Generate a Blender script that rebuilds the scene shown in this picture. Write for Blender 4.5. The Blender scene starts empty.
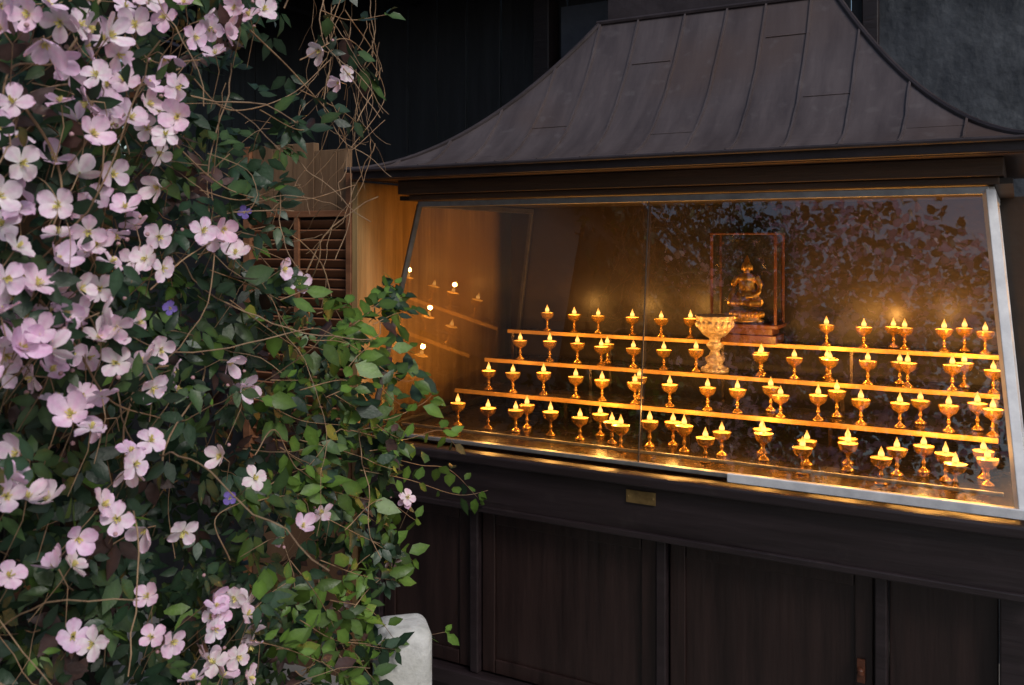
import bpy, math, random
import numpy as np
from mathutils import Vector, Matrix, noise
random.seed(7); rng=np.random.default_rng(7)
scn=bpy.context.scene
# ---------------------------------------------------------------- helpers
def link(o,parent=None):
    scn.collection.objects.link(o)
    if parent: o.parent=parent
    return o
def empty(name,M=None):
    e=bpy.data.objects.new(name,None); e.empty_display_size=.1
    scn.collection.objects.link(e)
    if M is not None: e.matrix_world=M
    return e
class NT:
    def __init__(s,name):
        s.m=bpy.data.materials.new(name); s.m.use_nodes=True
        s.t=s.m.node_tree; s.n=s.t.nodes; s.b=s.n['Principled BSDF']; s.out=s.n['Material Output']
    def new(s,t,**k):
        n=s.n.new(t)
        for a,b in k.items(): setattr(n,a,b)
        return n
    def l(s,a,b): s.t.links.new(a,b)
def surf_mat(name,c1,c2,rough=.6,metal=0,scale=6,stretch=(1,1,1),detail=6,bump=.2,bscale=30,lo=.3,hi=.7,spec=.5,c3=None,rvar=.1,blot=None):
    k=NT(name); tc=k.new('ShaderNodeTexCoord'); mp=k.new('ShaderNodeMapping'); mp.inputs['Scale'].default_value=stretch
    k.l(tc.outputs['Object'],mp.inputs['Vector'])
    n1=k.new('ShaderNodeTexNoise'); n1.inputs['Scale'].default_value=scale; n1.inputs['Detail'].default_value=detail; n1.inputs['Roughness'].default_value=.65
    k.l(mp.outputs[0],n1.inputs['Vector'])
    r=k.new('ShaderNodeValToRGB'); r.color_ramp.elements[0].position=lo; r.color_ramp.elements[1].position=hi
    r.color_ramp.elements[0].color=(*c1,1); r.color_ramp.elements[1].color=(*c2,1)
    k.l(n1.outputs['Fac'],r.inputs['Fac'])
    col=r.outputs['Color']
    def layer(col,c,sc,a,b_,amt=1):
        n3=k.new('ShaderNodeTexNoise'); n3.inputs['Scale'].default_value=sc; n3.inputs['Detail'].default_value=8
        k.l(tc.outputs['Object'],n3.inputs['Vector'])
        r3=k.new('ShaderNodeValToRGB'); r3.color_ramp.elements[0].position=a; r3.color_ramp.elements[1].position=b_
        r3.color_ramp.elements[1].color=(amt,amt,amt,1)
        k.l(n3.outputs['Fac'],r3.inputs['Fac'])
        mx=k.new('ShaderNodeMixRGB'); k.l(r3.outputs['Color'],mx.inputs['Fac']); k.l(col,mx.inputs['Color1']); mx.inputs['Color2'].default_value=(*c,1)
        return mx.outputs['Color']
    if c3: col=layer(col,c3,scale*.35,.48,.68)
    if blot: col=layer(col,blot,scale*4,.60,.70,.35)
    k.l(col,k.b.inputs['Base Color'])
    n2=k.new('ShaderNodeTexNoise'); n2.inputs['Scale'].default_value=bscale; n2.inputs['Detail'].default_value=5
    k.l(mp.outputs[0],n2.inputs['Vector'])
    bp=k.new('ShaderNodeBump'); bp.inputs['Strength'].default_value=bump; bp.inputs['Distance'].default_value=.01
    k.l(n2.outputs['Fac'],bp.inputs['Height']); k.l(bp.outputs[0],k.b.inputs['Normal'])
    mr=k.new('ShaderNodeMapRange'); mr.inputs['To Min'].default_value=max(0,rough-rvar); mr.inputs['To Max'].default_value=min(1,rough+rvar)
    k.l(n1.outputs['Fac'],mr.inputs['Value']); k.l(mr.outputs[0],k.b.inputs['Roughness'])
    k.b.inputs['Metallic'].default_value=metal; k.b.inputs['Specular IOR Level'].default_value=spec
    return k.m
def glass_mat(name,boost=1.6,tint=(.95,.96,.95)):
    k=NT(name); k.n.remove(k.b)
    tr=k.new('ShaderNodeBsdfTransparent'); tr.inputs['Color'].default_value=(*tint,1)
    gl=k.new('ShaderNodeBsdfGlossy'); gl.inputs['Roughness'].default_value=0.004; gl.inputs['Color'].default_value=(1,1,1,1)
    fr=k.new('ShaderNodeFresnel'); fr.inputs['IOR'].default_value=1.5
    mu=k.new('ShaderNodeMath',operation='MULTIPLY'); mu.inputs[1].default_value=boost; mu.use_clamp=True
    mx=k.new('ShaderNodeMixShader'); k.l(fr.outputs[0],mu.inputs[0]); k.l(mu.outputs[0],mx.inputs['Fac'])
    k.l(tr.outputs[0],mx.inputs[1]); k.l(gl.outputs[0],mx.inputs[2]); k.l(mx.outputs[0],k.out.inputs['Surface'])
    return k.m
def attr_mat(name,rough,transl,spec=.4,bump=0,bsc=200):
    k=NT(name); at=k.new('ShaderNodeAttribute'); at.attribute_name='Col'
    tc=k.new('ShaderNodeTexCoord'); n1=k.new('ShaderNodeTexNoise'); n1.inputs['Scale'].default_value=bsc; n1.inputs['Detail'].default_value=3
    k.l(tc.outputs['Object'],n1.inputs['Vector'])
    mr=k.new('ShaderNodeMapRange'); mr.inputs['To Min'].default_value=.8; mr.inputs['To Max'].default_value=1.15; k.l(n1.outputs['Fac'],mr.inputs['Value'])
    vm=k.new('ShaderNodeVectorMath',operation='SCALE'); k.l(at.outputs['Color'],vm.inputs[0]); k.l(mr.outputs[0],vm.inputs['Scale'])
    k.l(vm.outputs[0],k.b.inputs['Base Color']); k.b.inputs['Roughness'].default_value=rough
    k.b.inputs['Specular IOR Level'].default_value=spec
    bp=k.new('ShaderNodeBump'); bp.inputs['Strength'].default_value=bump; bp.inputs['Distance'].default_value=.002
    k.l(n1.outputs['Fac'],bp.inputs['Height']); k.l(bp.outputs[0],k.b.inputs['Normal'])
    t=k.new('ShaderNodeBsdfTranslucent'); k.l(vm.outputs[0],t.inputs['Color'])
    mx=k.new('ShaderNodeMixShader'); mx.inputs['Fac'].default_value=transl
    k.l(k.b.outputs[0],mx.inputs[1]); k.l(t.outputs[0],mx.inputs[2]); k.l(mx.outputs[0],k.out.inputs['Surface'])
    return k.m
class MB:
    def __init__(s): s.v=[];s.f=[];s.mi=[]
    def add(s,vs,fs,mi=0):
        o=len(s.v); s.v+= [tuple(p) for p in vs]; s.f+=[tuple(i+o for i in f) for f in fs]; s.mi+=[mi]*len(fs)
    def box(s,a0,a1,b0,b1,c0,c1,mi=0):
        vs=[(a0,b0,c0),(a1,b0,c0),(a1,b1,c0),(a0,b1,c0),(a0,b0,c1),(a1,b0,c1),(a1,b1,c1),(a0,b1,c1)]
        s.add(vs,[(0,3,2,1),(4,5,6,7),(0,1,5,4),(1,2,6,5),(2,3,7,6),(3,0,4,7)],mi)
    def beam(s,p0,p1,w,h,mi=0,up=(0,0,1)):
        p0=Vector(p0);p1=Vector(p1);d=(p1-p0).normalized();u=Vector(up)
        x=d.cross(u).normalized();y=x.cross(d).normalized()
        vs=[]
        for p in (p0,p1):
            for a,b in((-1,-1),(1,-1),(1,1),(-1,1)): vs.append(p+x*a*w/2+y*b*h/2)
        s.add(vs,[(0,1,2,3),(7,6,5,4),(0,4,5,1),(1,5,6,2),(2,6,7,3),(3,7,4,0)],mi)
    def lathe(s,prof,c=(0,0,0),n=20,mi=0,sc=(1,1)):
        vs=[];fs=[]
        for r,z in prof:
            for i in range(n):
                a=2*math.pi*i/n; vs.append((c[0]+r*math.cos(a)*sc[0],c[1]+r*math.sin(a)*sc[1],c[2]+z))
        for j in range(len(prof)-1):
            for i in range(n):
                fs.append((j*n+i,j*n+(i+1)%n,(j+1)*n+(i+1)%n,(j+1)*n+i))
        s.add(vs,fs,mi)
    def ell(s,c,r,mi=0,n=16,m=10,rot=None):
        vs=[];fs=[]
        for j in range(m+1):
            t=math.pi*j/m
            for i in range(n):
                a=2*math.pi*i/n
                p=Vector((r[0]*math.sin(t)*math.cos(a),r[1]*math.sin(t)*math.sin(a),-r[2]*math.cos(t)))
                if rot: p=rot@p
                vs.append(Vector(c)+p)
        for j in range(m):
            for i in range(n): fs.append((j*n+i,j*n+(i+1)%n,(j+1)*n+(i+1)%n,(j+1)*n+i))
        s.add(vs,fs,mi)
    def tube(s,pts,r,mi=0,n=8):
        pts=[Vector(p) for p in pts];vs=[];fs=[]
        for i,p in enumerate(pts):
            d=(pts[min(i+1,len(pts)-1)]-pts[max(i-1,0)]).normalized()
            x=d.cross(Vector((.13,.21,.97))).normalized();y=d.cross(x)
            rr=r[i] if isinstance(r,(list,tuple)) else r
            for k in range(n):
                a=2*math.pi*k/n; vs.append(p+x*rr*math.cos(a)+y*rr*math.sin(a))
        for j in range(len(pts)-1):
            for k in range(n): fs.append((j*n+k,j*n+(k+1)%n,(j+1)*n+(k+1)%n,(j+1)*n+k))
        fs.append(tuple(range(n))); fs.append(tuple((len(pts)-1)*n+k for k in range(n)))
        s.add(vs,fs,mi)
    def mesh(s,name,mats,smooth=False):
        me=bpy.data.meshes.new(name); me.from_pydata(s.v,[],s.f)
        for m in mats: me.materials.append(m)
        me.polygons.foreach_set('material_index',s.mi)
        if smooth: me.polygons.foreach_set('use_smooth',[True]*len(s.f))
        me.update(); return me
    def obj(s,name,mats,parent=None,bevel=0,smooth=False):
        if not isinstance(mats,(list,tuple)): mats=[mats]
        o=bpy.data.objects.new(name,s.mesh(name,mats,smooth)); link(o,parent)
        if bevel:
            b=o.modifiers.new('Bevel','BEVEL'); b.width=bevel; b.segments=2; b.limit_method='ANGLE'
        return o
# ---------------------------------------------------------------- materials
M_roof=surf_mat('weathered_copper',(.048,.036,.037),(.118,.094,.096),rough=.5,metal=.15,scale=5,stretch=(2.6,.5,.5),bump=.3,bscale=6,c3=(.085,.056,.048),lo=.25,hi=.75,rvar=.15,blot=(.14,.12,.12))
M_roofseam=surf_mat('copper_seam',(.028,.020,.021),(.055,.042,.046),rough=.5,metal=.3,scale=9)
M_dark=surf_mat('dark_stained_timber',(.011,.007,.008),(.030,.020,.023),rough=.42,scale=5,stretch=(.5,5,6),bump=.2,bscale=12,c3=(.018,.011,.012),blot=(.04,.03,.03))
M_door=surf_mat('dark_door_panel',(.011,.0055,.005),(.030,.015,.013),rough=.42,scale=4,stretch=(6,5,.5),bump=.2,bscale=9)
M_frieze=surf_mat('brown_timber_frieze',(.04,.02,.011),(.09,.045,.024),rough=.55,scale=5,stretch=(.5,5,7),bump=.15)
M_wood=surf_mat('pale_plywood',(.20,.115,.045),(.46,.30,.13),rough=.55,scale=3.2,stretch=(7,7,.5),bump=.15,bscale=14,lo=.32,hi=.70,c3=(.30,.17,.07))
M_wood2=surf_mat('shaded_plywood',(.13,.072,.036),(.27,.165,.09),rough=.65,scale=3.5,stretch=(6,6,.5),bump=.2,bscale=14,c3=(.12,.06,.03))  # darker plywood copy, the panel's shadow put into its colour
M_slat=surf_mat('red_cedar',(.15,.058,.026),(.31,.135,.065),rough=.55,scale=5,stretch=(.6,5,5),bump=.15)
M_back=surf_mat('case_back_board',(.013,.0075,.005),(.026,.015,.010),rough=.5,scale=3)
M_alu=surf_mat('aluminium_frame',(.30,.29,.29),(.46,.45,.45),rough=.42,metal=.75,scale=20,bump=.04)
M_steel=surf_mat('darkened_steel',(.05,.045,.04),(.10,.09,.085),rough=.4,metal=.6,scale=20,bump=.05)
M_white=surf_mat('white_painted_frame',(.50,.51,.55),(.76,.77,.8),rough=.45,scale=16,bump=.05)
M_tray=surf_mat('case_tray_metal',(.06,.045,.035),(.12,.09,.07),rough=.26,metal=.85,scale=12,bump=.05)
M_brass=surf_mat('brass',(.66,.33,.07),(.92,.53,.14),rough=.24,metal=.75,scale=60,bump=.08,bscale=120)
M_edge=surf_mat('brass_shelf_edge',(.62,.32,.07),(.88,.52,.15),rough=.42,metal=.35,scale=9,bump=.05)
M_gold=surf_mat('gilded_bronze',(.40,.20,.05),(.95,.6,.14),rough=.3,metal=.8,scale=70,bump=.1,bscale=150)
M_silver=surf_mat('engraved_silver',(.32,.24,.16),(.85,.72,.52),rough=.35,metal=.6,scale=60,bump=.9,bscale=80)
M_box=surf_mat('mahogany_box',(.06,.02,.010),(.13,.042,.02),rough=.35,scale=8)
M_glass=glass_mat('window_glass',3.1); M_glassE=glass_mat('end_glass',1.9); M_glass2=glass_mat('box_glass',1.0)
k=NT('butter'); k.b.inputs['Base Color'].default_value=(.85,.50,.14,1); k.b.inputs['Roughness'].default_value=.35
k.b.inputs['Emission Color'].default_value=(1,.36,.04,1); k.b.inputs['Emission Strength'].default_value=1.7; M_butter=k.m  # emission paints the flame's glow onto the butter surface
k=NT('flame'); k.b.inputs['Base Color'].default_value=(0,0,0,1)
tc=k.new('ShaderNodeTexCoord'); sx=k.new('ShaderNodeSeparateXYZ'); k.l(tc.outputs['Object'],sx.inputs[0])
mr=k.new('ShaderNodeMapRange'); mr.inputs['From Min'].default_value=.078; mr.inputs['From Max'].default_value=.114; k.l(sx.outputs['Z'],mr.inputs['Value'])
cr=k.new('ShaderNodeValToRGB'); cr.color_ramp.elements[0].color=(.6,.17,.015,1); cr.color_ramp.elements[1].color=(.42,.12,.012,1)
e=cr.color_ramp.elements.new(.38); e.color=(1,.50,.13,1); e=cr.color_ramp.elements.new(.7); e.color=(.75,.28,.04,1); k.l(mr.outputs[0],cr.inputs[0]); k.l(cr.outputs[0],k.b.inputs['Emission Color']); k.b.inputs['Emission Strength'].default_value=3.0
M_flame=k.m
try: M_flame.cycles.emission_sampling='NONE'; M_butter.cycles.emission_sampling='NONE'
except Exception as e: print(e)
M_wallD=surf_mat('tarred_boarding',(.010,.010,.012),(.024,.025,.030),rough=.5,scale=3,stretch=(4,4,.5),bump=.3,bscale=8)
M_wallR=surf_mat('mottled_slate_render',(.022,.026,.034),(.15,.165,.19),rough=.6,scale=6,stretch=(1,1,.8),bump=.6,bscale=26,lo=.40,hi=.85,c3=(.04,.046,.060))
M_pave=surf_mat('stone_paving',(.16,.15,.14),(.28,.265,.245),rough=.85,scale=2.5,bump=.4,bscale=20)
M_plaster=surf_mat('limewashed_stone',(.42,.42,.41),(.78,.78,.77),rough=.8,scale=14,bump=.7,bscale=30,c3=(.34,.34,.30),blot=(.2,.2,.17))
M_bark=surf_mat('bark',(.06,.045,.03),(.14,.10,.07),rough=.9,scale=10,stretch=(3,3,.5),bump=.8)
M_stem=surf_mat('vine_stem',(.15,.085,.05),(.40,.27,.16),rough=.7,scale=20,bump=.3)
M_leaf=attr_mat('clematis_leaf',.40,.20,.45,.5,120); M_petal=attr_mat('clematis_petal',.6,.22,.25,.25,160)
# ---------------------------------------------------------------- cabinet frame
ANG=math.radians(-29.1)
MC=Matrix.Translation((-.487,3.146,.95))@Matrix.Rotation(ANG,4,'Z')
cab=empty('butter_lamp_shrine_cabinet',MC)
L=1.963; H=.787
FBL=(0,0,0);FBR=(L,0,0);FTL=(.10,.15,H);FTR=(L-.075,.15,H)
BBL=(0,1.0,0);BBR=(L,1.0,0);BTL=(.10,1.0,H);BTR=(L-.075,1.0,H)
b=MB()
b.beam(FTL,FTR,.020,.020)
b.beam((-.01,0.004,.002),(L+.01,0.004,.002),.026,.012)
b.beam((.04,.125,0.008),(L-.04,.125,.008),.010,.010)
b.obj('aluminium_frame',M_alu,cab,.002)
b=MB(); b.beam((FBL[0],FBL[1],.009),FTL,.016,.018); b.beam(FTL,BTL,.02,.02); b.beam((0,.02,.0),BBL,.022,.02); b.beam(BBL,BTL,.016,.016)
b.obj('dark_corner_posts',M_steel,cab,.002)
b=MB(); b.beam((L,0,.009),FTR,.026,.024); b.beam(BBR,BTR,.02,.02); b.beam((L+.002,.019,0.001),(L+.002,1,0.001),.024,.026); b.beam((L-.072,.163,H),(L-.072,1,H),.02,.02)
b.beam((1.25,-.0165,.000),(L+.012,-.0165,.000),.012,.024)
b.obj('white_end_frame',M_white,cab,.002)
def pane(name,pts,mat=M_glass):
    b=MB(); b.add(pts,[(0,1,2,3)]); return b.obj(name,mat,cab)
def lerp(a,c,t): return tuple(a[i]+(c[i]-a[i])*t for i in range(3))
mB=lerp(FBL,FBR,.50); mT=lerp(FTL,FTR,.48)
pane('front_glass_left',[FBL,mB,mT,FTL])
off=lambda p:(p[0],p[1]+.008,p[2])
pane('front_glass_right',[off(lerp(FBL,FBR,.49)),off(FBR),off(FTR),off(lerp(FTL,FTR,.47))])
pane('end_glass_left',[FBL,BBL,BTL,FTL],M_glassE); pane('end_glass_right',[FBR,BBR,BTR,FTR])
b=MB(); b.beam(mB,mT,.003,.008); b.obj('glass_joint_strip',M_steel,cab)
b=MB(); b.box(-.01,L+.01,1.012,1.04,-.02,H+.02); b.obj('case_back',M_back,cab)
b=MB(); b.box(.02,L-.02,.14,1.01,H+.015,H+.03); b.obj('case_ceiling',M_back,cab)
b=MB(); b.box(.012,L-.012,.03,1.005,-.02,-.012); b.obj('case_tray',M_tray,cab)
b=MB();be=MB()
SH=[(.443,.087),(.667,.18),(.857,.28)]
for i,(v,w) in enumerate(SH):
    v1=SH[i+1][0]+.03 if i<2 else 1.0
    b.box(.065,1.90,v+.004,v1,w-.012,w-.002)
    be.beam((.06,v,w-.004),(1.905,v,w-.004),.008,.015)
    for u in (.07,.52,.98,1.44,1.895): b.box(u-.006,u+.006,v+.02,v+.032,-.012,w-.012)
b.obj('tier_shelves',M_tray,cab,.001); be.obj('shelf_edges',M_edge,cab,.001)
b=MB(); b.box(.04,L-.04,.10,.99,H+.034,H+.082); b.box(.07,L-.05,.125,.16,H+.014,H+.033); b.obj('frieze',M_frieze,cab,.003)
b=MB(); b.box(-.01,L+.01,.02,1.05,.870,.880); b.obj('soffit',M_frieze,cab)
EX=-.085
b=MB(); b.box(EX,L+.05,0,.022,.872,.902);b.box(EX,EX+.022,.022,1.08,.872,.902);b.box(L+.028,L+.05,.022,1.08,.872,.902)
b.obj('eave_fascia',M_roofseam,cab,.004)
# roof
e0=(EX-.015,-.015); e1=(L+.065,1.11); rg0=(.64,.5); rg1=(1.45,.56)
z0=.905; RH=.53
def prof(f): return z0+RH*(f**1.8)
N=22; b=MB()
def ring(f):
    a0=e0[0]+(rg0[0]-e0[0])*f; a1=e1[0]+(rg1[0]-e1[0])*f; c0=e0[1]+(rg0[1]-e0[1])*f; c1=e1[1]+(rg1[1]-e1[1])*f
    return a0,a1,c0,c1,prof(f)
rs=[ring(i/N) for i in range(N+1)]
for i in range(N):
    A=rs[i];B=rs[i+1]
    cA=[(A[0],A[2],A[4]),(A[1],A[2],A[4]),(A[1],A[3],A[4]),(A[0],A[3],A[4])]
    cB=[(B[0],B[2],B[4]),(B[1],B[2],B[4]),(B[1],B[3],B[4]),(B[0],B[3],B[4])]
    for j in range(4):
        j2=(j+1)%4; b.add([cA[j],cA[j2],cB[j2],cB[j]],[(0,1,2,3)])
T=rs[-1]; b.add([(T[0],T[2],T[4]),(T[1],T[2],T[4]),(T[1],T[3],T[4]),(T[0],T[3],T[4])],[(0,1,2,3)])
bot=rs[0]; b.add([(bot[0],bot[2],bot[4]-.003),(bot[1],bot[2],bot[4]-.003),(bot[1],bot[3],bot[4]-.003),(bot[0],bot[3],bot[4]-.003)],[(3,2,1,0)])
o=b.obj('copper_roof',M_roof,cab,0,True)
o.modifiers.new('es','EDGE_SPLIT').split_angle=math.radians(25)
b=MB()
def vpos(f): return e0[1]+(rg0[1]-e0[1])*f
us=list(np.arange(.06,L,.148))
def fmax(u):
    fm=1.0
    if u<rg0[0]: fm=(u-e0[0])/(rg0[0]-e0[0])
    if u>rg1[0]: fm=(e1[0]-u)/(e1[0]-rg1[0])
    return fm
for u in us:
    fm=fmax(u)
    n=max(2,int(14*fm)); wob=random.uniform(-.015,.015); pts=[(u+random.uniform(-.0018,.0018)+wob*f,vpos(f),prof(f)+.001) for f in np.linspace(0,fm,n+1)]
    for p,q in zip(pts[:-1],pts[1:]): b.beam(p,q,.006,.012)
# a few flat cross-welts
for i,f in ((2,.22),(3,.47),(5,.80),(6,.36),(8,.86),(9,.55),(11,.28)):
    u=us[i]
    if f<min(fmax(u),fmax(us[i+1])): b.beam((u+.006,vpos(f),prof(f)+.0002),(us[i+1]-.006,vpos(f),prof(f)+.0002),.010,.0022,0,up=(0,-.7,1))
for k_,v in enumerate(np.arange(.1,1.05,.16)):
    for side in (0,1):
        fm=min((v-e0[1])/(rg0[1]-e0[1]),(e1[1]-v)/(e1[1]-rg1[1]),1)
        n=10; pts=[]
        for f in np.linspace(0,fm,n):
            uu=e0[0]+(rg0[0]-e0[0])*f if side==0 else e1[0]+(rg1[0]-e1[0])*f
            pts.append((uu,v,prof(f)+.003))
        for p,q in zip(pts[:-1],pts[1:]): b.beam(p,q,.007,.013)
b.obj('standing_seams',M_roof,cab)
b=MB()
for j,(ia,ib) in enumerate(((0,2),(1,2),(1,3),(0,3))):
    pts=[(r[ia],r[ib],r[4]+.002) for r in rs]; b.tube(pts,[.009]*len(pts))
b.tube([(T[0]-.01,T[2],T[4]+.004),(T[1]+.01,T[2],T[4]+.004)],.010)
b.tube([(T[0],T[3],T[4]+.004),(T[1],T[3],T[4]+.004)],.010)
b.tube([(rs[0][0],rs[0][2],rs[0][4]-.002),(rs[0][1],rs[0][2],rs[0][4]-.002)],.007)
b.tube([(rs[0][0],rs[0][2],rs[0][4]-.002),(rs[0][0],rs[0][3],rs[0][4]-.002)],.007)
b.box(T[0]+.03,T[1]-.03,T[2]+.005,T[3]-.005,T[4]+.001,T[4]+.25)
b.obj('hip_and_ridge_caps',M_roofseam,cab,0,True).modifiers.new('es','EDGE_SPLIT')
# base cabinet
b=MB(); b.box(-.05,L+.05,-.05,1.06,-.052,-.022); b.obj('counter_top',M_dark,cab,.006)
b=MB(); b.box(-.03,L+.03,-.025,1.04,-.20,-.054); b.box(-.04,L+.04,-.038,-.026,-.205,-.185); b.obj('counter_fascia',M_dark,cab,.004)
b=MB()
for (a0,a1) in ((-.03,.035),(.40,.43),(1.035,1.065),(1.63,1.66),(1.915,1.985)): b.box(a0,a1,0.0,.05,-.74,-.202)
b.box(-.035,L+.035,-.02,.05,-.79,-.742); b.box(.0,L,.03,.08,-.95,-.792)
b.box(-.03,-.01,.052,1.03,-.95,-.202);b.box(L+.01,L+.03,.052,1.03,-.95,-.202)
b.obj('base_frame',M_dark,cab,.004)
b=MB()
for a0,a1 in ((.037,.398),(.432,1.033),(1.067,1.628),(1.662,1.913)):
    b.box(a0,a1,.03,.045,-.74,-.204)
    if a1-a0>.3:
        for (x0,x1,y0,y1) in ((a0+.004,a0+.05,-.735,-.21),(a1-.05,a1-.004,-.735,-.21),(a0+.052,a1-.052,-.735,-.69),(a0+.052,a1-.052,-.255,-.21)):
            b.box(x0,x1,.020,.028,y0,y1)
b.obj('sliding_doors',M_door,cab,.003)
b=MB(); b.box(.955,1.045,-.031,-.0265,-.105,-.068); 
for u in (.962,1.038): b.ell((u,-.0315,-.0865),(.003,.002,.003))
b.obj('brass_plaque',surf_mat('tarnished_brass',(.16,.10,.04),(.32,.21,.08),rough=.45,metal=.6,scale=50),cab,.001)
b=MB(); b.box(1.585,1.605,.010,.019,-.50,-.44); b.lathe([(0,0),(.009,.0),(.009,.012),(.004,.016),(0,.016)],(1.595,.004,-.475)); b.obj('door_pull',M_box,cab,.001)
# ---------------------------------------------------------------- butter lamps
b=MB()
b.lathe([(0,0),(.017,0),(.0175,.004),(.012,.009),(.005,.015),(.0038,.022),(.0065,.027),(.0065,.030),(.0038,.036),(.0045,.044),(.011,.050),(.021,.056),(.0265,.066),(.0282,.076),(.0294,.078),(.0275,.078),(.0262,.0735)],n=20)
b.lathe([(.0268,.0765),(.018,.0785),(0,.0790)],n=20,mi=1)
b.lathe([(0,.0785),(.0055,.0800),(.0088,.085),(.0080,.092),(.0046,.100),(.0018,.108),(0,.113)],n=10,mi=2)
lamp_me=b.mesh('butter_lamp',[M_brass,M_butter,M_flame],True)
lt=bpy.data.lights.new('flame_light','POINT'); lt.energy=.85; lt.color=(1,.46,.10); lt.shadow_soft_size=.010
cnt=0
def lamp(u,v,w):
    global cnt
    o=bpy.data.objects.new('butter_lamp',lamp_me); scn.collection.objects.link(o)
    s=random.uniform(.92,1.08)
    o.matrix_world=MC@Matrix.Translation((u+random.uniform(-.012,.012),v+random.uniform(-.010,.010),w))@Matrix.Rotation(random.uniform(0,6),4,'Z')@Matrix.Diagonal((1,1,s,1))
    cnt+=1
    if cnt%2==0:
        l=bpy.data.objects.new('flame_light',lt); scn.collection.objects.link(l); l.parent=o; l.location=(0,0,.117)
rows=[(.28,-.012,.175,1.89,15),(.485,.087,.172,1.89,15),(.71,.18,.20,1.88,15),(.905,.28,.21,1.87,14)]
for ri,(v,w,a,c,n) in enumerate(rows):
    for i in range(n):
        u=a+(c-a)*i/(n-1)
        if ri==3 and .86<u<1.27: continue
        if ri==2 and .93<u<1.05: continue
        lamp(u,v,w)
for u,v,w in ((.70,.36,-.012),(.85,.19,-.012),(1.25,.37,-.012),(1.5,.36,-.012),(1.72,.37,-.012),(1.62,.17,-.012),(1.80,.18,-.012),(1.42,.18,-.012),(1.13,.18,-.012),(.42,.36,-.012),(.97,.36,-.012),
    (1.15,.78,.18),(1.38,.79,.18),(1.62,.78,.18),(1.80,.79,.18),(1.22,.58,.087),(1.45,.57,.087),(1.68,.58,.087),(1.84,.57,.087),(.75,.58,.087),(1.86,.36,-.012),(.56,.79,.18),(1.56,.96,.28),(1.79,.955,.28)):
    lamp(u,v,w)
b=MB()
b.lathe([(0,0),(.046,0),(.048,.008),(.036,.018),(.026,.03),(.032,.04),(.034,.05),(.020,.06),(.015,.075),(.026,.088),(.03,.096),(.018,.106),(.02,.118),(.040,.130),(.056,.150),(.061,.172),(.063,.190),(.069,.196),(.062,.198),(.058,.185),(.045,.175),(0,.172)],n=32)
for i in range(16):
    a=2*math.pi*i/16; b.ell((.058*math.cos(a),.058*math.sin(a),.168),(.009,.009,.014),n=8,m=6)
    b.ell((.041*math.cos(a),.041*math.sin(a),.012),(.007,.007,.006),n=8,m=6)
o=b.obj('offering_bowl',M_silver,None,0,True); o.matrix_world=MC@Matrix.Translation((.99,.74,.18))@Matrix.Scale(1.05,4)
# Buddha
bx=empty('buddha_display_box',MC@Matrix.Translation((1.065,.90,.28)))
b=MB(); b.box(-.12,.12,-.055,.07,0,.03); b.box(-.105,.105,-.045,.065,.031,.055); b.box(-.128,.128,-.062,.078,.056,.070)
for sx_ in(-1,1):
    for y in(-.055,.07): b.box(sx_*.118-.005,sx_*.118+.005,y-.005,y+.005,.071,.40)
b.box(-.124,.124,-.061,.076,.401,.408); 
b.obj('box_frame',M_box,bx,.002)
b=MB(); b.box(-.112,.112,.064,.070,.073,.399); b.obj('box_back',M_back,bx)
b=MB(); b.add([(-.115,-.056,.074),(.115,-.056,.074),(.115,-.056,.4),(-.115,-.056,.4)],[(0,1,2,3)])
b.add([(-.119,-.05,.074),(-.119,.063,.074),(-.119,.063,.4),(-.119,-.05,.4)],[(0,1,2,3)]); b.obj('box_glass',M_glass2,bx)
b=MB()
b.ell((0,0,.048),(.035,.022,.020)); b.ell((0,0,.075),(.027,.018,.034)); b.ell((0,0,.098),(.034,.017,.015))
for s in(-1,1):
    b.tube([(s*.010,.002,.034),(s*.036,-.012,.032),(s*.050,-.024,.028)],[.018,.016,.012],n=10)
    b.tube([(s*.050,-.024,.028),(s*.022,-.040,.026),(-s*.014,-.038,.030)],[.012,.010,.007],n=10)
    b.tube([(s*.030,0,.100),(s*.044,-.002,.078),(s*.042,-.012,.058)],[.011,.0095,.008],n=10)
    b.ell((s*.0165,.003,.126),(.003,.004,.009))
b.tube([(.042,-.012,.058),(.026,-.028,.046),(.004,-.034,.044)],[.008,.007,.006],n=10)
b.tube([(-.042,-.012,.058),(-.046,-.028,.044),(-.044,-.038,.024)],[.008,.007,.005],n=10)
b.tube([(0,0,.105),(0,-.001,.122)],[.010,.009],n=10)
b.ell((0,-.001,.130),(.0155,.016,.019)); b.ell((0,.002,.148),(.009,.009,.009)); b.ell((0,.002,.158),(.004,.004,.006)); b.ell((0,-.0165,.128),(.003,.004,.005))
o=b.obj('buddha_figure',M_gold,bx,0,True); r=o.modifiers.new('Remesh','REMESH'); r.mode='VOXEL'; r.voxel_size=.0022; r.use_smooth_shade=True
o.location=(0,0,.112); o.scale=(1.15,1.15,1.3)
b=MB(); b.lathe([(0,0),(.062,0),(.064,.008),(.050,.016),(.060,.030),(.058,.040),(.0,.040)],n=28,sc=(1,.7))
for i in range(18):
    a=2*math.pi*i/18; b.ell((.058*math.cos(a),.041*math.sin(a),.03),(.009,.007,.011),n=8,m=6)
o=b.obj('lotus_throne',M_gold,bx,0,True); o.location=(0,0,.0735)
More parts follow.
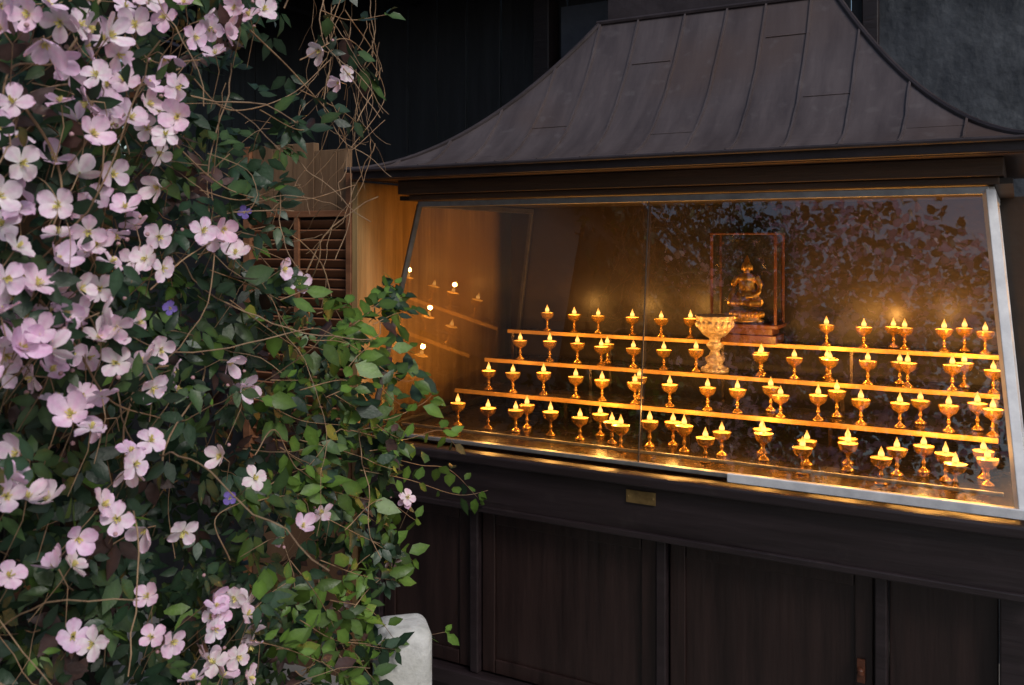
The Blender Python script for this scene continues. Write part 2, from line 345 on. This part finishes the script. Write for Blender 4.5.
# ---------------------------------------------------------------- timber enclosure
scr=empty('plywood_screen_wall',MC)
b=MB(); b.box(-.125,-.10,.05,1.3,-.95,.868); b.obj('side_panel',M_wood,scr,.002)
b=MB()
u=-.622
while u<-.16:
    w_=random.uniform(.085,.115); u1=min(u+w_,-.152)
    b.box(u,u1-.003,.06+random.uniform(0,.006),.09,.765,1.02-(.03 if u>-.38 else 0)); u=u1
    if u1==-.152: break
b.box(-.62,-.152,.06,.09,-.95,-.2); b.obj('front_panel',M_wood2,scr,.002)
b=MB(); b.box(-1.9,-.66,.10,.13,-.95,1.02); b.obj('dark_side_boarding',M_wallD,scr,.002)
b=MB(); b.box(-.150,-.127,.045,.10,-.95,.90);b.box(-.66,-.625,.052,.10,-.95,1.02);b.box(-.622,-.152,.046,.057,.745,.768); b.obj('battens',M_slat,scr,.002)
lv=empty('louvred_shutter',MC); b=MB()
for i in range(26):
    z=-.18+i*.036; b.beam((-.622,.075,z),(-.152,.075,z),.007,.034,0,up=(0,-.8,1))
b.box(-.395,-.375,.046,.058,-.19,.744)
b.obj('slats',M_slat,lv); b=MB(); b.box(-.6,-.15,.10,.11,-.2,.75); b.obj('shutter_backing',M_dark,lv)
# ---------------------------------------------------------------- building behind
bl=empty('dark_timber_building',MC)
b=MB()
u=-3.0
while u<1.42:
    w_=random.uniform(.16,.2); b.box(u,min(u+w_-.006,1.43),1.35+random.uniform(0,.006),1.39,-.95,2.6); u+=w_
b.obj('boarded_wall',M_wallD,bl,.003)
b=MB(); b.box(1.45,4.5,1.34,1.4,-.95,2.6); b.obj('rendered_wall',M_wallR,bl)
b=MB(); b.box(1.415,1.475,1.30,1.345,-.95,2.6); b.box(-.02,.06,1.24,1.345,.9,2.6); b.box(.5,.58,1.2,1.345,.9,2.6); b.obj('posts',M_dark,bl,.004)
b=MB(); b.box(-3.2,1.44,.55,1.5,1.98,2.06); 
for u in np.arange(-3,1.4,.55): b.box(u,u+.06,.5,1.34,1.86,1.979)
b.box(-3.2,4.6,.9,1.5,2.61,2.7); b.obj('added_shade_canopy',M_wallD,bl,.004)  # out-of-view canopy, added to darken the boarded wall
b=MB(); b.box(.09,.47,1.31,1.335,1.0,1.75); b.obj('dark_board_panel',surf_mat('slate_blue_board',(.045,.050,.072),(.095,.108,.145),rough=.5,scale=4,bump=.4),bl)
# ---------------------------------------------------------------- ground, bollard
b=MB(); b.add([(-150,-150,0),(150,-150,0),(150,150,0),(-150,150,0)],[(0,1,2,3)]); b.obj('ground',surf_mat('ground_gravel',(.10,.09,.08),(.2,.18,.16),rough=.9,scale=8,bump=.5))
b=MB()
for i in range(-6,7):
    for j in range(-6,9):
        b.box(i*.6+.006+(j%2)*.3,i*.6+.594+(j%2)*.3,j*.6+.006,j*.6+.594,.004,.03)
b.obj('stone_paving',M_pave,None,.006)
b=MB(); b.box(-.072,.072,-.07,.07,0,.59)
o=b.obj('white_stone_bollard',M_plaster,None,.034,True); o.modifiers['Bevel'].segments=6; o.location=(-.285,2.36,.03); o.rotation_euler=(0,0,.25)
# ---------------------------------------------------------------- clematis
A=np.array([-.78,1.10]);B=np.array([-.25,2.5]);AB=B-A; nh=np.array([AB[1],-AB[0]])/np.linalg.norm(AB)
NH=np.array([nh[0],nh[1],0.])
def surf(px,py,out=0.):
    tx=(px-512)/910; s=(tx*A[1]-A[0])/(AB[0]-tx*AB[1]); p=A+AB*s
    z=1.6-(py-243)*p[1]/910
    p=np.array([p[0],p[1],z]); c=np.array([0,0,1.6])
    d=p-c; D=np.linalg.norm(d)
    return c+d*(1-out/D)
ZS=[0,.45,.76,.97,1.19,1.4,1.5,1.71,1.9,2.05,2.24,2.8]; SS=[.92,.88,.87,.92,.95,.84,.66,.58,.64,.70,.78,.84]
def smax(z): return np.interp(z,ZS,SS)
cv=empty('pink_clematis_vine')
leafT=np.array([(0,0,0),(.28,.22,.05),(.28,0,0),(.28,-.22,.05),(.62,.19,.02),(.62,0,-.04),(.62,-.19,.02),(1,0,-.16)])
leafF=[(0,2,1),(0,3,2),(1,2,5,4),(2,3,6,5),(4,5,7),(5,6,7)]
LV=[];LC=[]
def nrm(a): return a/np.linalg.norm(a)
def add_leaf(p,Nn,T_,ln,col,wd=1.):
    T_=nrm(T_); Y=nrm(np.cross(Nn,T_)); Z=np.cross(T_,Y)
    t=leafT.copy(); t[:,1]*=wd; t[:,2]*=random.uniform(-.4,1.6); t=t*ln
    LV.append(p+t[:,0:1]*T_+t[:,1:2]*Y+t[:,2:3]*Z); LC.append(col)
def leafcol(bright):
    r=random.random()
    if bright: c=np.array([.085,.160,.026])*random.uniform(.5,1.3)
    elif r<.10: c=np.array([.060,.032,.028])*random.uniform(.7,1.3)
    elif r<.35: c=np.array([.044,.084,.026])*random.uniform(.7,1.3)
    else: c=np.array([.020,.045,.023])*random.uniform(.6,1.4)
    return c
def trio(p,Nn,T_,ln,bright):
    col=leafcol(bright); Y=np.cross(Nn,T_)
    for a in (-1.0,0,1.0):
        d=T_*math.cos(a)+Y*math.sin(a)
        add_leaf(p+d*.006,Nn+rng.normal(0,.18,3),d,ln*(1 if a==0 else .85)*random.uniform(.85,1.1),col*random.uniform(.88,1.12),random.uniform(.85,1.25))
cnt=0
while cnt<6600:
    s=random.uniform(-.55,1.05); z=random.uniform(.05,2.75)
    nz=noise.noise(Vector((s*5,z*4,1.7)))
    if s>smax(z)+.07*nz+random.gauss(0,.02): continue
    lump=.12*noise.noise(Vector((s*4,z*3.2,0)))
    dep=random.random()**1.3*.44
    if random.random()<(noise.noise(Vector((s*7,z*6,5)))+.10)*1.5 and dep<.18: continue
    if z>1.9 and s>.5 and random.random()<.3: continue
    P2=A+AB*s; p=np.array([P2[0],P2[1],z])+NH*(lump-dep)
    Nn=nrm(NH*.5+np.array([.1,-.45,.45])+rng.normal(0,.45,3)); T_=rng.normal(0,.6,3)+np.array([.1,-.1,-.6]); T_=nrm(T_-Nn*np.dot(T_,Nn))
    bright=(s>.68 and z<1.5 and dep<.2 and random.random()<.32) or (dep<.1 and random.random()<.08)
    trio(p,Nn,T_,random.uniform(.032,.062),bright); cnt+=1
cu=bpy.data.curves.new('vine_stems','CURVE'); cu.dimensions='3D'; cu.bevel_depth=1.0; cu.bevel_resolution=1; cu.materials.append(M_stem)
def add_spline(pts,r,lim=None):
    if lim is not None:
        q=[]
        for p in pts:
            if 512+910*p[0]/p[1]>lim: break
            q.append(p)
        pts=q
        if len(pts)<4: return
    sp=cu.splines.new('POLY'); sp.points.add(len(pts)-1)
    n=len(pts)
    for i,p in enumerate(pts):
        sp.points[i].co=(p[0],p[1],p[2],1); sp.points[i].radius=r*(1-.5*i/n)
def smooth_path(cp,n=8):
    cp=[np.array(c,float) for c in cp]; cp=[cp[0]*2-cp[1]]+cp+[cp[-1]*2-cp[-2]]; out=[]
    for i in range(1,len(cp)-2):
        for t in np.linspace(0,1,n,endpoint=False):
            a,b_,c,d=cp[i-1],cp[i],cp[i+1],cp[i+2]
            out.append(.5*((2*b_)+(-a+c)*t+(2*a-5*b_+4*c-d)*t*t+(-a+3*b_-3*c+d)*t**3))
    out.append(cp[-2]); return out
def walk(p,d,n,step,wob,grav):
    pts=[p.copy()]; d=nrm(d)
    for i in range(n):
        d=nrm(d+rng.normal(0,wob,3)+np.array([0,0,grav])); p=p+d*step; pts.append(p.copy())
    return pts
for i in range(125):
    s=random.uniform(-.2,.8); z=random.uniform(.2,2.6); P2=A+AB*s
    p=np.array([P2[0],P2[1],z])+NH*random.uniform(-.22,0)
    add_spline(walk(p,rng.normal(0,1,3)*np.array([.5,.5,1]),random.randint(12,30),.03,.17,random.uniform(-.08,.03)),random.uniform(.0009,.0021),385)
for i in range(34):
    px=random.uniform(325,385); py=random.uniform(-60,150)
    p=surf(px,py,random.uniform(-.1,.12)); pts=walk(p,np.array([random.gauss(-.1,.3),random.gauss(0,.2),-1]),random.randint(10,26),.018,.22,-.10)
    add_spline(pts,random.uniform(.0007,.0015),random.uniform(370,398))
for i in range(20):
    px=random.uniform(200,370); py=random.uniform(140,270)
    p=surf(px,py,random.uniform(-.05,.08)); add_spline(walk(p,np.array([random.gauss(0,1),random.gauss(0,.3),random.gauss(-.2,.6)]),random.randint(8,18),.02,.2,-.03),random.uniform(.0008,.0016),375)
for path,r in (([(20,100),(52,150),(62,195),(50,235)],.0024),([(40,300),(75,345),(110,400),(160,418)],.0022),([(190,75),(230,110),(290,95),(330,60)],.0016),
    ([(250,30),(300,80),(345,140),(350,215),(335,260)],.0018),([(160,130),(230,190),(300,200),(355,185)],.0015),([(345,10),(380,70),(355,130),(365,190)],.0015),
    ([(255,455),(275,430),(300,470),(330,440)],.0014),([(230,560),(215,520),(245,500)],.0014),([(100,0),(60,60),(10,70),(0,150)],.0024),([(300,60),(350,40),(385,95),(350,150),(385,120)],.0014),
    ([(200,60),(150,60),(120,10)],.0016),([(150,290),(190,255),(230,240),(290,262)],.0014)):
    add_spline(smooth_path([surf(x,y,.08) for x,y in path]),r)
def shoot(path,out=.05,ln=.04,bright=True,step=3):
    pts=smooth_path([surf(x,y,out) for x,y in path],7); add_spline(pts,.0012)
    for i in range(2,len(pts),step):
        for sgn in (-1,1):
            if random.random()<.12: continue
            d=pts[i]-pts[i-1]; d=nrm(d); side=np.cross(d,np.array([0,-1,.3])); T_=nrm(d*.5+side*sgn*.8+rng.normal(0,.25,3))
            Nn=nrm(np.array([.15,-.7,.6])+rng.normal(0,.4,3)); Nn=nrm(Nn-T_*np.dot(Nn,T_))
            add_leaf(pts[i]+T_*.008,Nn,T_,ln*random.uniform(.7,1.25),leafcol(bright and random.random()<.85),random.uniform(1,1.35))
    d=nrm(pts[-1]-pts[-2]); add_leaf(pts[-1],nrm(np.array([.1,-.8,.5])),d,ln*.8,leafcol(True))
for pth in ([(330,340),(360,320),(385,300),(395,312)],[(340,400),(380,420),(420,405),(432,395)],[(350,430),(400,440),(440,430),(455,445)],[(360,470),(410,480),(460,495),(497,488)],
    [(380,455),(420,465),(450,470),(480,500)],[(350,360),(385,350),(410,345)],[(330,520),(370,540),(400,550),(412,560)],[(320,560),(360,575),(395,580)],[(330,600),(370,610),(395,640)],
    [(300,390),(340,380),(370,385)],[(300,620),(335,640),(380,650)],[(280,300),(310,290),(330,300)],[(300,470),(330,490),(370,500)],[(300,440),(340,450),(385,465)],
    [(290,560),(320,600),(345,650)],[(260,400),(300,420),(340,425)],[(310,340),(350,345),(400,380),(425,375)],[(350,640),(400,640),(445,632)],[(250,640),(290,650),(340,670)],
    [(340,20),(360,60),(375,85)],[(320,10),(350,20),(385,15)],[(300,90),(340,110),(360,125)],[(260,110),(300,130),(330,120)],[(230,300),(270,330),(300,350)],[(345,530),(380,500),(415,520)],[(200,190),(240,200),(275,190)],[(210,270),(250,285),(280,300)]):
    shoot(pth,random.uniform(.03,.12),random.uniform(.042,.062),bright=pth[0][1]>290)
for i in range(42):
    px=random.uniform(250,380); py=random.uniform(300,690)
    a=random.uniform(-.9,.9); l_=random.uniform(25,45)
    shoot([(px,py),(px+l_*math.cos(a)*.5,py-l_*math.sin(a)*.6),(px+l_*math.cos(a),py-l_*math.sin(a))],random.uniform(0,.14),random.uniform(.036,.060),random.random()<.5)
def leaf_object(name,LV,LC,parent):
    V=np.concatenate(LV); nl=len(LV); F=[]
    for i in range(nl):
        o_=i*8
        for f in leafF: F.append(tuple(a+o_ for a in f))
    me=bpy.data.meshes.new(name); me.from_pydata(V.tolist(),[],F); me.materials.append(M_leaf)
    ca=me.color_attributes.new('Col','FLOAT_COLOR','POINT')
    C=np.ones((nl,8,4)); C[:,:,:3]=np.array(LC)[:,None,:]; C[:,[2,5],:3]*=1.4
    ca.data.foreach_set('color',C.reshape(-1)); me.polygons.foreach_set('use_smooth',[True]*len(F))
    o=bpy.data.objects.new(name,me); link(o,parent); return o
# flowers
rows_n,cols_n=7,5
wprof=[.07,.24,.38,.46,.45,.33,.12]; xprof=[.06,.22,.40,.58,.76,.92,1.0]
FV=[];FF=[];FC=[];fo=0
def add_flower(p,Nn,R,tint,cup):
    global fo
    Nn=nrm(Nn); X=nrm(np.cross(Nn,rng.normal(0,1,3))); Y=np.cross(Nn,X)
    rot0=random.uniform(0,6)
    for q in range(4):
        a=rot0+q*math.pi/2+random.gauss(0,.09); ca,sa=math.cos(a),math.sin(a)
        cp=cup+random.gauss(0,.12); tw=random.gauss(0,.25); ws=random.uniform(.82,1.1); ls=random.uniform(.9,1.08); rec=random.uniform(.1,.5)
        for i in range(rows_n):
            for j in range(cols_n):
                t=(j-(cols_n-1)/2)/((cols_n-1)/2)
                x=(xprof[i]-.07*abs(t)**2*(i>3)-(.03 if (i==6 and j==2) else 0))*ls; y=wprof[i]*t*ws
                z=cp*x**1.5-rec*max(0,x-.55)**1.2+.13*abs(t)**2*x+tw*y*.6+.03*math.sin(j*2.3+i*1.7+q+rot0)
                lx=x*ca-y*sa; ly=x*sa+y*ca
                FV.append(p+(X*lx+Y*ly+Nn*z)*R)
                k1=min(1,(x*.5+abs(t)*.6*x)); c=np.array([.95,.90,.94])*(1-k1)+np.array([.90,.67,.84])*k1
                if j==2: c=c*np.array([.96,.80,.91])
                FC.append(c*tint)
        for i in range(rows_n-1):
            for j in range(cols_n-1):
                a_=fo+i*cols_n+j; FF.append((a_,a_+cols_n,a_+cols_n+1,a_+1))
        fo+=rows_n*cols_n
    for i in range(18):
        a=random.uniform(0,6.28); sp=random.uniform(.05,.28); h=random.uniform(.2,.34)
        base=p+(X*math.cos(a)+Y*math.sin(a))*R*.05; tip=p+(X*math.cos(a)*sp+Y*math.sin(a)*sp+Nn*h)*R
        d1=(X*math.cos(a+1.57)+Y*math.sin(a+1.57))*R*.026
        FV.extend([base-d1,base+d1,tip+d1*1.5,tip-d1*1.5,tip+Nn*R*.05]); FC.extend([np.array([.6,.6,.25])]*2+[np.array([.9,.8,.3])]*3)
        FF.extend([(fo,fo+1,fo+2,fo+3),(fo+3,fo+2,fo+4)]); fo+=5
def add_bud(p,d,R):
    global fo
    d=nrm(d); X=nrm(np.cross(d,np.array([.3,.2,.9]))); Y=np.cross(d,X); n=6
    pr=[(.0,0),(.6,.35),(.8,.8),(.6,1.3),(.0,1.7)]
    for r_,z in pr:
        for k in range(n):
            a=2*math.pi*k/n; FV.append(p+(X*math.cos(a)*r_+Y*math.sin(a)*r_+d*z)*R); FC.append(np.array([.6,.36,.40]) if z>.5 else np.array([.2,.22,.08]))
    for j in range(len(pr)-1):
        for k in range(n): FF.append((fo+j*n+k,fo+j*n+(k+1)%n,fo+(j+1)*n+(k+1)%n,fo+(j+1)*n+k))
    fo+=n*len(pr)
CL=[(40,28,38,26,9),(95,38,34,26,9),(125,95,36,36,13),(85,105,20,16,3),(155,130,16,20,3),(175,12,40,16,6),(210,32,26,18,4),(250,10,20,10,3),(345,77,8,8,2),(318,48,10,6,1),(15,8,20,10,2),
(5,120,12,18,3),(40,160,22,8,2),(98,188,26,22,6),(12,205,16,26,5),(55,230,34,10,3),(150,250,20,22,6),(90,245,18,8,3),(210,235,15,8,3),(240,248,8,6,1),(160,182,8,8,1),
(28,288,38,26,13),(28,342,36,32,14),(72,300,24,24,7),(115,330,22,12,5),(132,362,22,16,5),(165,385,14,10,2),(233,360,6,6,1),(243,387,8,6,2),(72,405,22,10,4),(105,425,14,8,2),(130,460,10,14,3),(143,440,10,6,1),
(12,478,14,22,5),(42,500,14,12,2),(10,575,8,8,1),(68,570,14,12,2),(110,515,12,12,2),(78,540,4,4,1),(150,530,4,4,1),(187,530,4,4,1),(150,592,4,4,1),(145,635,4,4,1),(178,645,4,4,1),(85,645,14,8,2),
(215,610,12,20,6),(243,635,16,22,5),(222,665,22,12,5),(280,541,4,4,1),(303,524,4,4,1),(327,512,5,3,1),(408,503,4,8,2),(285,275,8,14,2),(218,452,4,4,1),(255,480,4,4,1)]
pos=[]
for cx,cy,rx,ry,n in CL:
    for i in range(n):
        for tr in range(14):
            x=cx+random.gauss(0,.62)*rx; y=cy+random.gauss(0,.62)*ry
            if all((x-a)**2+(y-c)**2>19**2 for a,c in pos): break
        pos.append((x,y)); p=surf(x,y,random.uniform(.06,.18) if x<200 else random.uniform(.05,.12))
        to=nrm(np.array([0,0,1.6])-p)
        Nn=nrm(to*.58+NH*.15+np.array([0,0,.28])+rng.normal(0,.5,3))
        sc=random.uniform(.0225,.028); tn=random.uniform(.88,1.05); tint=np.array([tn,tn*random.uniform(.86,1.05),tn*random.uniform(.95,1.04)])
        add_flower(p,Nn,sc,tint,random.choice([0,.1,.2,.35,.5,.8,1.1]))
        q=p-Nn*.004; add_spline([q,q-Nn*.02+np.array([0,0,-.01]),q-Nn*.05-NH*.03+np.array([0,0,-.05])],.0010)
        if random.random()<.3:
            add_bud(p+rng.normal(0,.03,3)-Nn*.005,np.array([0,-.2,.8])+rng.normal(0,.5,3),.0045)
        if random.random()<.5:
            pl=p-to*.012+rng.normal(0,.026,3); N2=nrm(to+rng.normal(0,.5,3)); T_=rng.normal(0,1,3); T_=nrm(T_-N2*np.dot(T_,N2)); trio(pl-to*.01,N2,T_,.042,False)
for x,y in ((245,212),(230,498),(170,308)):
    p=surf(x,y,.06); add_flower(p,nrm(np.array([0,0,1.6])-p),.014,np.array([.22,.19,.55]),.3)
me=bpy.data.meshes.new('clematis_flowers'); me.from_pydata([tuple(v) for v in FV],[],FF); me.materials.append(M_petal)
ca=me.color_attributes.new('Col','FLOAT_COLOR','POINT'); C=np.ones((len(FC),4)); C[:,:3]=np.clip(np.array(FC),0,.97); ca.data.foreach_set('color',C.reshape(-1))
me.polygons.foreach_set('use_smooth',[True]*len(FF)); link(bpy.data.objects.new('clematis_flowers',me),cv)
leaf_object('clematis_leaves',LV,LC,cv)
stem_o=bpy.data.objects.new('vine_stems',cu); link(stem_o,cv)
b=MB()
for i in range(16):
    s=-.8+i*.1
    if s>.52: break
    P2=A+AB*s-nh*.50; P3=A+AB*(s+.094)-nh*.50
    b.beam((P2[0],P2[1],1.1),(P3[0],P3[1],1.1),.025,2.2)
b.obj('dark_vine_backing',M_wallD,None,.003)  # dark backing added to stand in for shade behind the leaves
# ---------------------------------------------------------------- behind the camera (seen only as reflections)
def leafy(name,center,rad,n,parent,cols,ls):
    global LV,LC
    sv,sc_=LV,LC; LV,LC=[],[]
    c=np.array(center)
    for i in range(n):
        d=nrm(rng.normal(0,1,3)); r=random.random()**.45
        p=c+d*np.array(rad)*r*(1+.3*noise.noise(Vector(d*2.2)))
        Nn=nrm(rng.normal(0,1,3)); T_=np.cross(Nn,rng.normal(0,1,3)); cl=random.choice(cols[:2]) if noise.noise(Vector(p*3.0))>.08 else cols[-1]
        add_leaf(p,Nn,T_,ls*random.uniform(.7,1.3),np.array(cl)*random.uniform(.6,1.2),1.6)
    leaf_object(name,LV,LC,parent); LV,LC=sv,sc_
tr=empty('flowering_cherry_tree')
b=MB(); b.tube([(-2.8,-2.2,0),(-2.75,-2.2,1.0),(-2.7,-2.1,2.0),(-2.6,-2.0,3.0)],[.14,.11,.09,.05],n=10)
for q in range(7):
    a=q*.9; b.tube([(-2.7,-2.1,1.5+.15*q),(-2.7+.5*math.cos(a),-2.1+.5*math.sin(a),2.1+.15*q),(-2.7+1.2*math.cos(a),-2.0+1.1*math.sin(a),2.5+.16*q)],[.05,.035,.012],n=7)
b.obj('trunk_and_limbs',M_bark,tr,0,True)
pk=(.80,.55,.76); pk2=(.68,.46,.70); gr=(.04,.065,.035)
leafy('crown',(-2.75,-1.95,2.74),(1.95,1.5,1.45),11000,tr,[pk,pk2,gr],.075)
hs=empty('added_timber_house',Matrix.Translation((-8.0,-1.2,0))@Matrix.Rotation(math.radians(65),4,'Z'))  # house added to keep sky out of the glass reflections
b=MB(); b.box(-5,5,-2.5,2.5,0,4.6); b.obj('walls',M_dark,hs)
b=MB(); b.add([(-5.4,-3,4.4),(5.4,-3,4.4),(5.4,0,7.0),(-5.4,0,7.0),(-5.4,3,4.4),(5.4,3,4.4)],[(0,1,2,3),(3,2,5,4)]); b.add([(-5,-2.5,4.6),(-5,2.5,4.6),(-5,0,6.8),(5,-2.5,4.6),(5,2.5,4.6),(5,0,6.8)],[(0,1,2),(3,5,4)]); b.obj('roof',M_dark,hs)
b=MB()
for x in(-3.5,-1.2,1.2,3.5):
    b.box(x-.5,x+.5,-2.53,-2.505,1,2.2); b.box(x-.5,x+.5,2.505,2.53,1,2.2)
b.obj('windows',M_tray,hs); b=MB(); b.box(-.2,.6,-2.56,-2.51,0,2.0) ; b.obj('door',M_door,hs)
# ---------------------------------------------------------------- light
w=bpy.data.worlds.new('World'); scn.world=w; w.use_nodes=True; nt=w.node_tree
bg=nt.nodes['Background']; sky=nt.nodes.new('ShaderNodeTexSky'); sky.sky_type='NISHITA'; sky.sun_disc=False
sky.sun_elevation=math.radians(42); az=math.atan2(.45,-.72); sky.sun_rotation=az; sky.air_density=1.2; sky.dust_density=2
nt.links.new(sky.outputs[0],bg.inputs[0]); bg.inputs[1].default_value=.10
sd=bpy.data.lights.new('sun','SUN'); sd.energy=1.5; sd.angle=math.radians(16); sd.color=(1,.96,.92)
so=bpy.data.objects.new('sun',sd); scn.collection.objects.link(so)
dv=Vector((math.sin(az)*math.cos(math.radians(42)),math.cos(az)*math.cos(math.radians(42)),math.sin(math.radians(42))))
so.rotation_euler=dv.to_track_quat('Z','Y').to_euler()
cd=bpy.data.cameras.new('camera'); cd.lens=32; cd.sensor_width=36; cd.shift_y=-99.5/1024; cd.clip_end=500; cd.clip_start=.05
cd.dof.use_dof=True; cd.dof.focus_distance=2.7; cd.dof.aperture_fstop=8
co=bpy.data.objects.new('camera',cd); scn.collection.objects.link(co); co.location=(0,0,1.6); co.rotation_euler=(math.radians(90),0,0); scn.camera=co
scn.view_settings.view_transform='Standard'; scn.view_settings.look='None'; scn.view_settings.exposure=0
